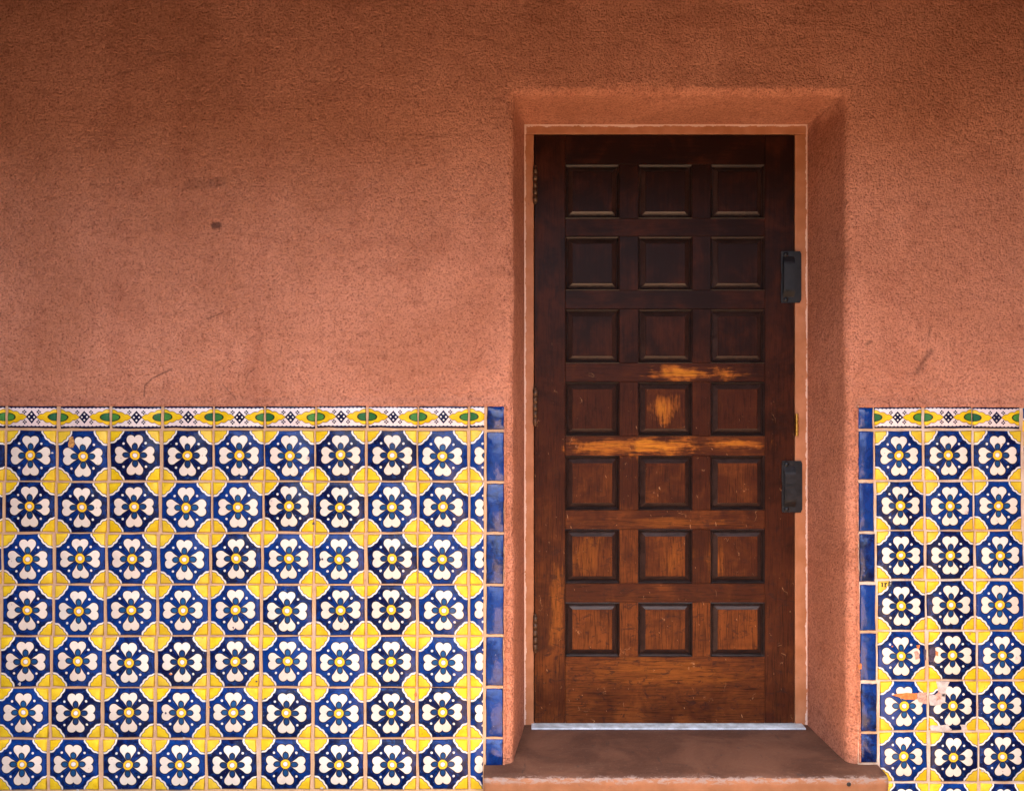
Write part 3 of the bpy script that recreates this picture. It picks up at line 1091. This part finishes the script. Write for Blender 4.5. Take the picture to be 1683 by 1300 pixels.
frame = bpy.data.objects.new('door_frame', None)
COL.objects.link(frame)
frame.parent = wall
G = 0.0025
frame_piece('jamb', L_IN - 0.012, DL - G, SZ + 0.001, DT + G)
frame_piece('jamb', DR + G, R_IN + 0.012, SZ + 0.001, DT + G)
frame_piece('head', L_IN - 0.012, R_IN + 0.012, DT + G + 0.0005, T_IN + 0.012)
st_m = bmesh.new()
cyl_into(st_m, 0.0062, -0.038, 0.038, seg=12)
for s_ in (-0.020, 0.0, 0.020):
    cyl_into(st_m, 0.0068, s_ - 0.0015, s_ + 0.0015, seg=12)
me = bpy.data.meshes.new('strike')
st_m.to_mesh(me)
st_m.free()
sk = link('strike', me, parent=frame, loc=(PX(1309, FY), FY - 0.002, PZ(698, FY)), mats=['brass'])
sk['label'] = 'small brass strike on the right jamb'

# ------------------------------------------------------------------ panelled door
TD = 0.045
door = bpy.data.objects.new('panelled_door', None)
door.location = ((DL + DR) / 2, FY + TD / 2, DB)
COL.objects.link(door)
tag(door, 'dark brown wooden door with twenty-one raised square panels and worn varnish', 'door', kind='thing')
DO = Vector(door.location)
cols = [(929, 1018), (1049, 1138), (1168, 1257)]
rowsd = [(272, 358), (390, 476), (509, 596), (628, 716), (749.5, 838), (869.5, 959), (990, 1079)]
pw = 89 * 2.109e-3
cxs = [PX((a + b2) / 2, FY) for a, b2 in cols]
czs = [PZ((a + b2) / 2, FY) for a, b2 in rowsd]


def dpiece(name, x0, x1, z0, z1, mat, wear, y0=0.0):
    g = 0.0003
    me = box_mesh(name, x1 - x0 - 2 * g, TD, z1 - z0 - 2 * g, 0.0009, 1)
    o = link(name, me, parent=door, loc=Vector(((x0 + x1) / 2, FY + TD / 2 + y0, (z0 + z1) / 2)) - DO, mats=[mat])
    o.color = (wear, rng.random(), rng.random(), 1)
    return o


sl, sr = cxs[0] - pw / 2, cxs[2] + pw / 2
dpiece('stile', DL, sl, DB, DT, 'wood_v', 0.30)
dpiece('stile', sr, DR, DB, DT, 'wood_v', 0.12)
edges_z = [DT] + [None] * 7 + [DB]
rail_wear = [0.0, 0.18, 0.10, 0.25, 0.50, 0.42, 0.22, 0.42]
for i in range(8):
    z1 = DT if i == 0 else czs[i - 1] - pw / 2
    z0 = DB if i == 7 else czs[i] + pw / 2
    dpiece('rail', sl, sr, z0, z1, 'wood_h', rail_wear[i], -0.0004)
mull_wear = [(0.1, 0.0), (0.05, 0.05), (0.12, 0.1), (0.32, 0.26), (0.38, 0.34), (0.52, 0.12), (0.50, 0.50)]
for r_ in range(7):
    for c in range(2):
        dpiece('mullion', cxs[c] + pw / 2, cxs[c + 1] - pw / 2, czs[r_] - pw / 2, czs[r_] + pw / 2, 'wood_v', mull_wear[r_][c])


def ring_mesh(name, prof, cap, mi_of):
    """square rings: (half size, y) from outside in"""
    vs, fs, mi = [], [], []
    for (h, yy) in prof:
        vs += [(-h, yy, -h), (h, yy, -h), (h, yy, h), (-h, yy, h)]
    for L in range(len(prof) - 1):
        for k in range(4):
            fs.append((L * 4 + k, L * 4 + (k + 1) % 4, L * 4 + 4 + (k + 1) % 4, L * 4 + 4 + k))
            mi.append(mi_of(L))
    if cap:
        b0 = (len(prof) - 1) * 4
        fs.append((b0, b0 + 1, b0 + 2, b0 + 3))
        mi.append(mi_of(len(prof) - 1))
    return mesh(name, vs, fs, mi=mi)


H = pw / 2
P1 = 2.109e-3
moul = ring_mesh('moulding', [(H, 0.012), (H, -0.0012), (H - 0.7 * P1, -0.0022), (H - 1.3 * P1, -0.0008), (H - 1.7 * P1, 0.0035), (H - 2.8 * P1, 0.0055), (H - 4.0 * P1, 0.0105), (H - 4.2 * P1, 0.0150)],
                 False, lambda L: 0)
moul.materials.append(M['dark'])
pan = ring_mesh('panel', [(H - 4.0 * P1, 0.0150), (H - 4.6 * P1, 0.0145), (H - 11.6 * P1, 0.0040), (H - 11.8 * P1, 0.0018), (H - 12.2 * P1, 0.0014)], True, lambda L: 0 if L < 3 else 1)
pan.materials.append(M['bevel'])
pan.materials.append(M['wood_v'])
panel_wear = [(0.0, 0.0, 0.0), (0.05, 0.05, 0.02), (0.16, 0.10, 0.12), (0.36, 0.46, 0.30), (0.46, 0.42, 0.52), (0.40, 0.48, 0.44), (0.60, 0.58, 0.66)]
for r_ in range(7):
    for c in range(3):
        o = bpy.data.objects.new('panel', pan)
        o.location = Vector((cxs[c], FY, czs[r_])) - DO
        o.parent = door
        o.color = (panel_wear[r_][c], rng.random(), rng.random(), 1)
        COL.objects.link(o)
        q = bpy.data.objects.new('moulding', moul)
        q.parent = o
        COL.objects.link(q)
# solid core behind the panels keeps the leaf closed
link('door_core', box_mesh('door_core', sr - sl, 0.02, DT - DB - 0.02), parent=door,
     loc=Vector(((sl + sr) / 2, FY + 0.032, (DT + DB) / 2)) - DO, mats=['dark'])

# hinges
bm = bmesh.new()
hl = 0.122
for k in range(5):
    z0 = -hl / 2 + hl / 5 * k + 0.0006
    cyl_into(bm, 0.0076, z0, z0 + hl / 5 - 0.0012, seg=16)
cyl_into(bm, 0.0046, -hl / 2, hl / 2, seg=12)
hm = bpy.data.meshes.new('hinge')
bm.to_mesh(hm)
bm.free()
for p_ in hm.polygons:
    p_.use_smooth = len(p_.vertices) == 4
hm.materials.append(M['bronze'])
bm = bmesh.new()
for s_ in (-1, 1):
    g = bmesh.ops.create_uvsphere(bm, u_segments=12, v_segments=8, radius=0.0062)
    for v in g['verts']:
        v.co.z = v.co.z * 0.8 + s_ * (hl / 2 + 0.002)
ph = bpy.data.meshes.new('hinge_pin')
bm.to_mesh(ph)
bm.free()
for p_ in ph.polygons:
    p_.use_smooth = True
ph.materials.append(M['bronze'])
for vy in (304.5, 669, 1040):
    o = bpy.data.objects.new('hinge', hm)
    o.location = Vector((PX(879.5, FY), FY - 0.0065, PZ(vy, FY))) - DO
    o.parent = door
    COL.objects.link(o)
    q = bpy.data.objects.new('hinge_pin', ph)
    q.parent = o
    COL.objects.link(q)

# latch guards: flat iron plates with dome bolts and a raised grip
GW, GH = 33.5 * P1, 84.5 * P1


def plate_mesh():
    bm = bmesh.new()
    out = [(-0.5, -0.47), (-0.46, -0.5), (0.42, -0.5), (0.5, -0.44), (0.5, 0.45), (0.44, 0.5), (-0.47, 0.5), (-0.5, 0.46), (-0.5, 0.12), (-0.47, 0.05), (-0.47, -0.03), (-0.5, -0.10)]
    vs = [bm.verts.new((x * GW, -0.0035, z * GH)) for x, z in out]
    f = bm.faces.new(vs)
    g = bmesh.ops.extrude_face_region(bm, geom=[f])
    for v in [e for e in g['geom'] if isinstance(e, bmesh.types.BMVert)]:
        v.co.y = 0.0005
    bmesh.ops.recalc_face_normals(bm, faces=bm.faces)
    bmesh.ops.bevel(bm, geom=[e for e in bm.edges if abs(e.verts[0].co.y - e.verts[1].co.y) < 1e-5 and e.verts[0].co.y < -0.002], offset=0.0010, segments=2, affect='EDGES')
    me = bpy.data.meshes.new('latch_guard')
    bm.to_mesh(me)
    bm.free()
    return me


def grip_mesh():
    # strap: rises from the plate, runs parallel to it, comes back down
    path = [(0.40, 0.001), (0.38, 0.003), (0.29, 0.012), (0.25, 0.0135), (-0.25, 0.0135), (-0.29, 0.012), (-0.37, 0.003), (-0.39, 0.001)]
    vs, fs = [], []
    th_ = 0.004
    for (zz, out) in path:
        xl, xr = -0.42 * GW, 0.14 * GW
        for (x, o_) in ((xl, out), (xr, out), (xr, max(out - th_, 0)), (xl, max(out - th_, 0))):
            vs.append((x, -0.0035 - o_, zz * GH))
    for i in range(len(path) - 1):
        for k in range(4):
            fs.append((i * 4 + k, i * 4 + (k + 1) % 4, i * 4 + 4 + (k + 1) % 4, i * 4 + 4 + k))
    fs += [(0, 1, 2, 3), tuple((len(path) - 1) * 4 + k for k in (3, 2, 1, 0))]
    me = mesh('grip', vs, fs)
    bm = bmesh.new()
    bm.from_mesh(me)
    bmesh.ops.recalc_face_normals(bm, faces=bm.faces)
    bmesh.ops.bevel(bm, geom=list(bm.edges), offset=0.0010, segments=2, affect='EDGES')
    bm.to_mesh(me)
    bm.free()
    return me


plm, grm = plate_mesh(), grip_mesh()
bm = bmesh.new()
bmesh.ops.create_uvsphere(bm, u_segments=14, v_segments=10, radius=0.0088)
for v in bm.verts:
    v.co.y = v.co.y * 0.62
btm = bpy.data.meshes.new('bolt')
bm.to_mesh(btm)
bm.free()
for p_ in btm.polygons:
    p_.use_smooth = True
for me in (plm, grm, btm):
    me.materials.append(M['iron'])
for (cx, cy) in ((1299.5, 456), (1301, 799.5)):
    o = bpy.data.objects.new('latch_guard', plm)
    o.location = Vector((PX(cx, FY), FY - 0.003, PZ(cy, FY))) - DO
    o.parent = door
    COL.objects.link(o)
    q = bpy.data.objects.new('grip', grm)
    q.parent = o
    COL.objects.link(q)
    for zz in (-0.435, 0.435):
        q = bpy.data.objects.new('bolt', btm)
        q.location = (-0.27 * GW, -0.0042, zz * GH)
        q.parent = o
        COL.objects.link(q)
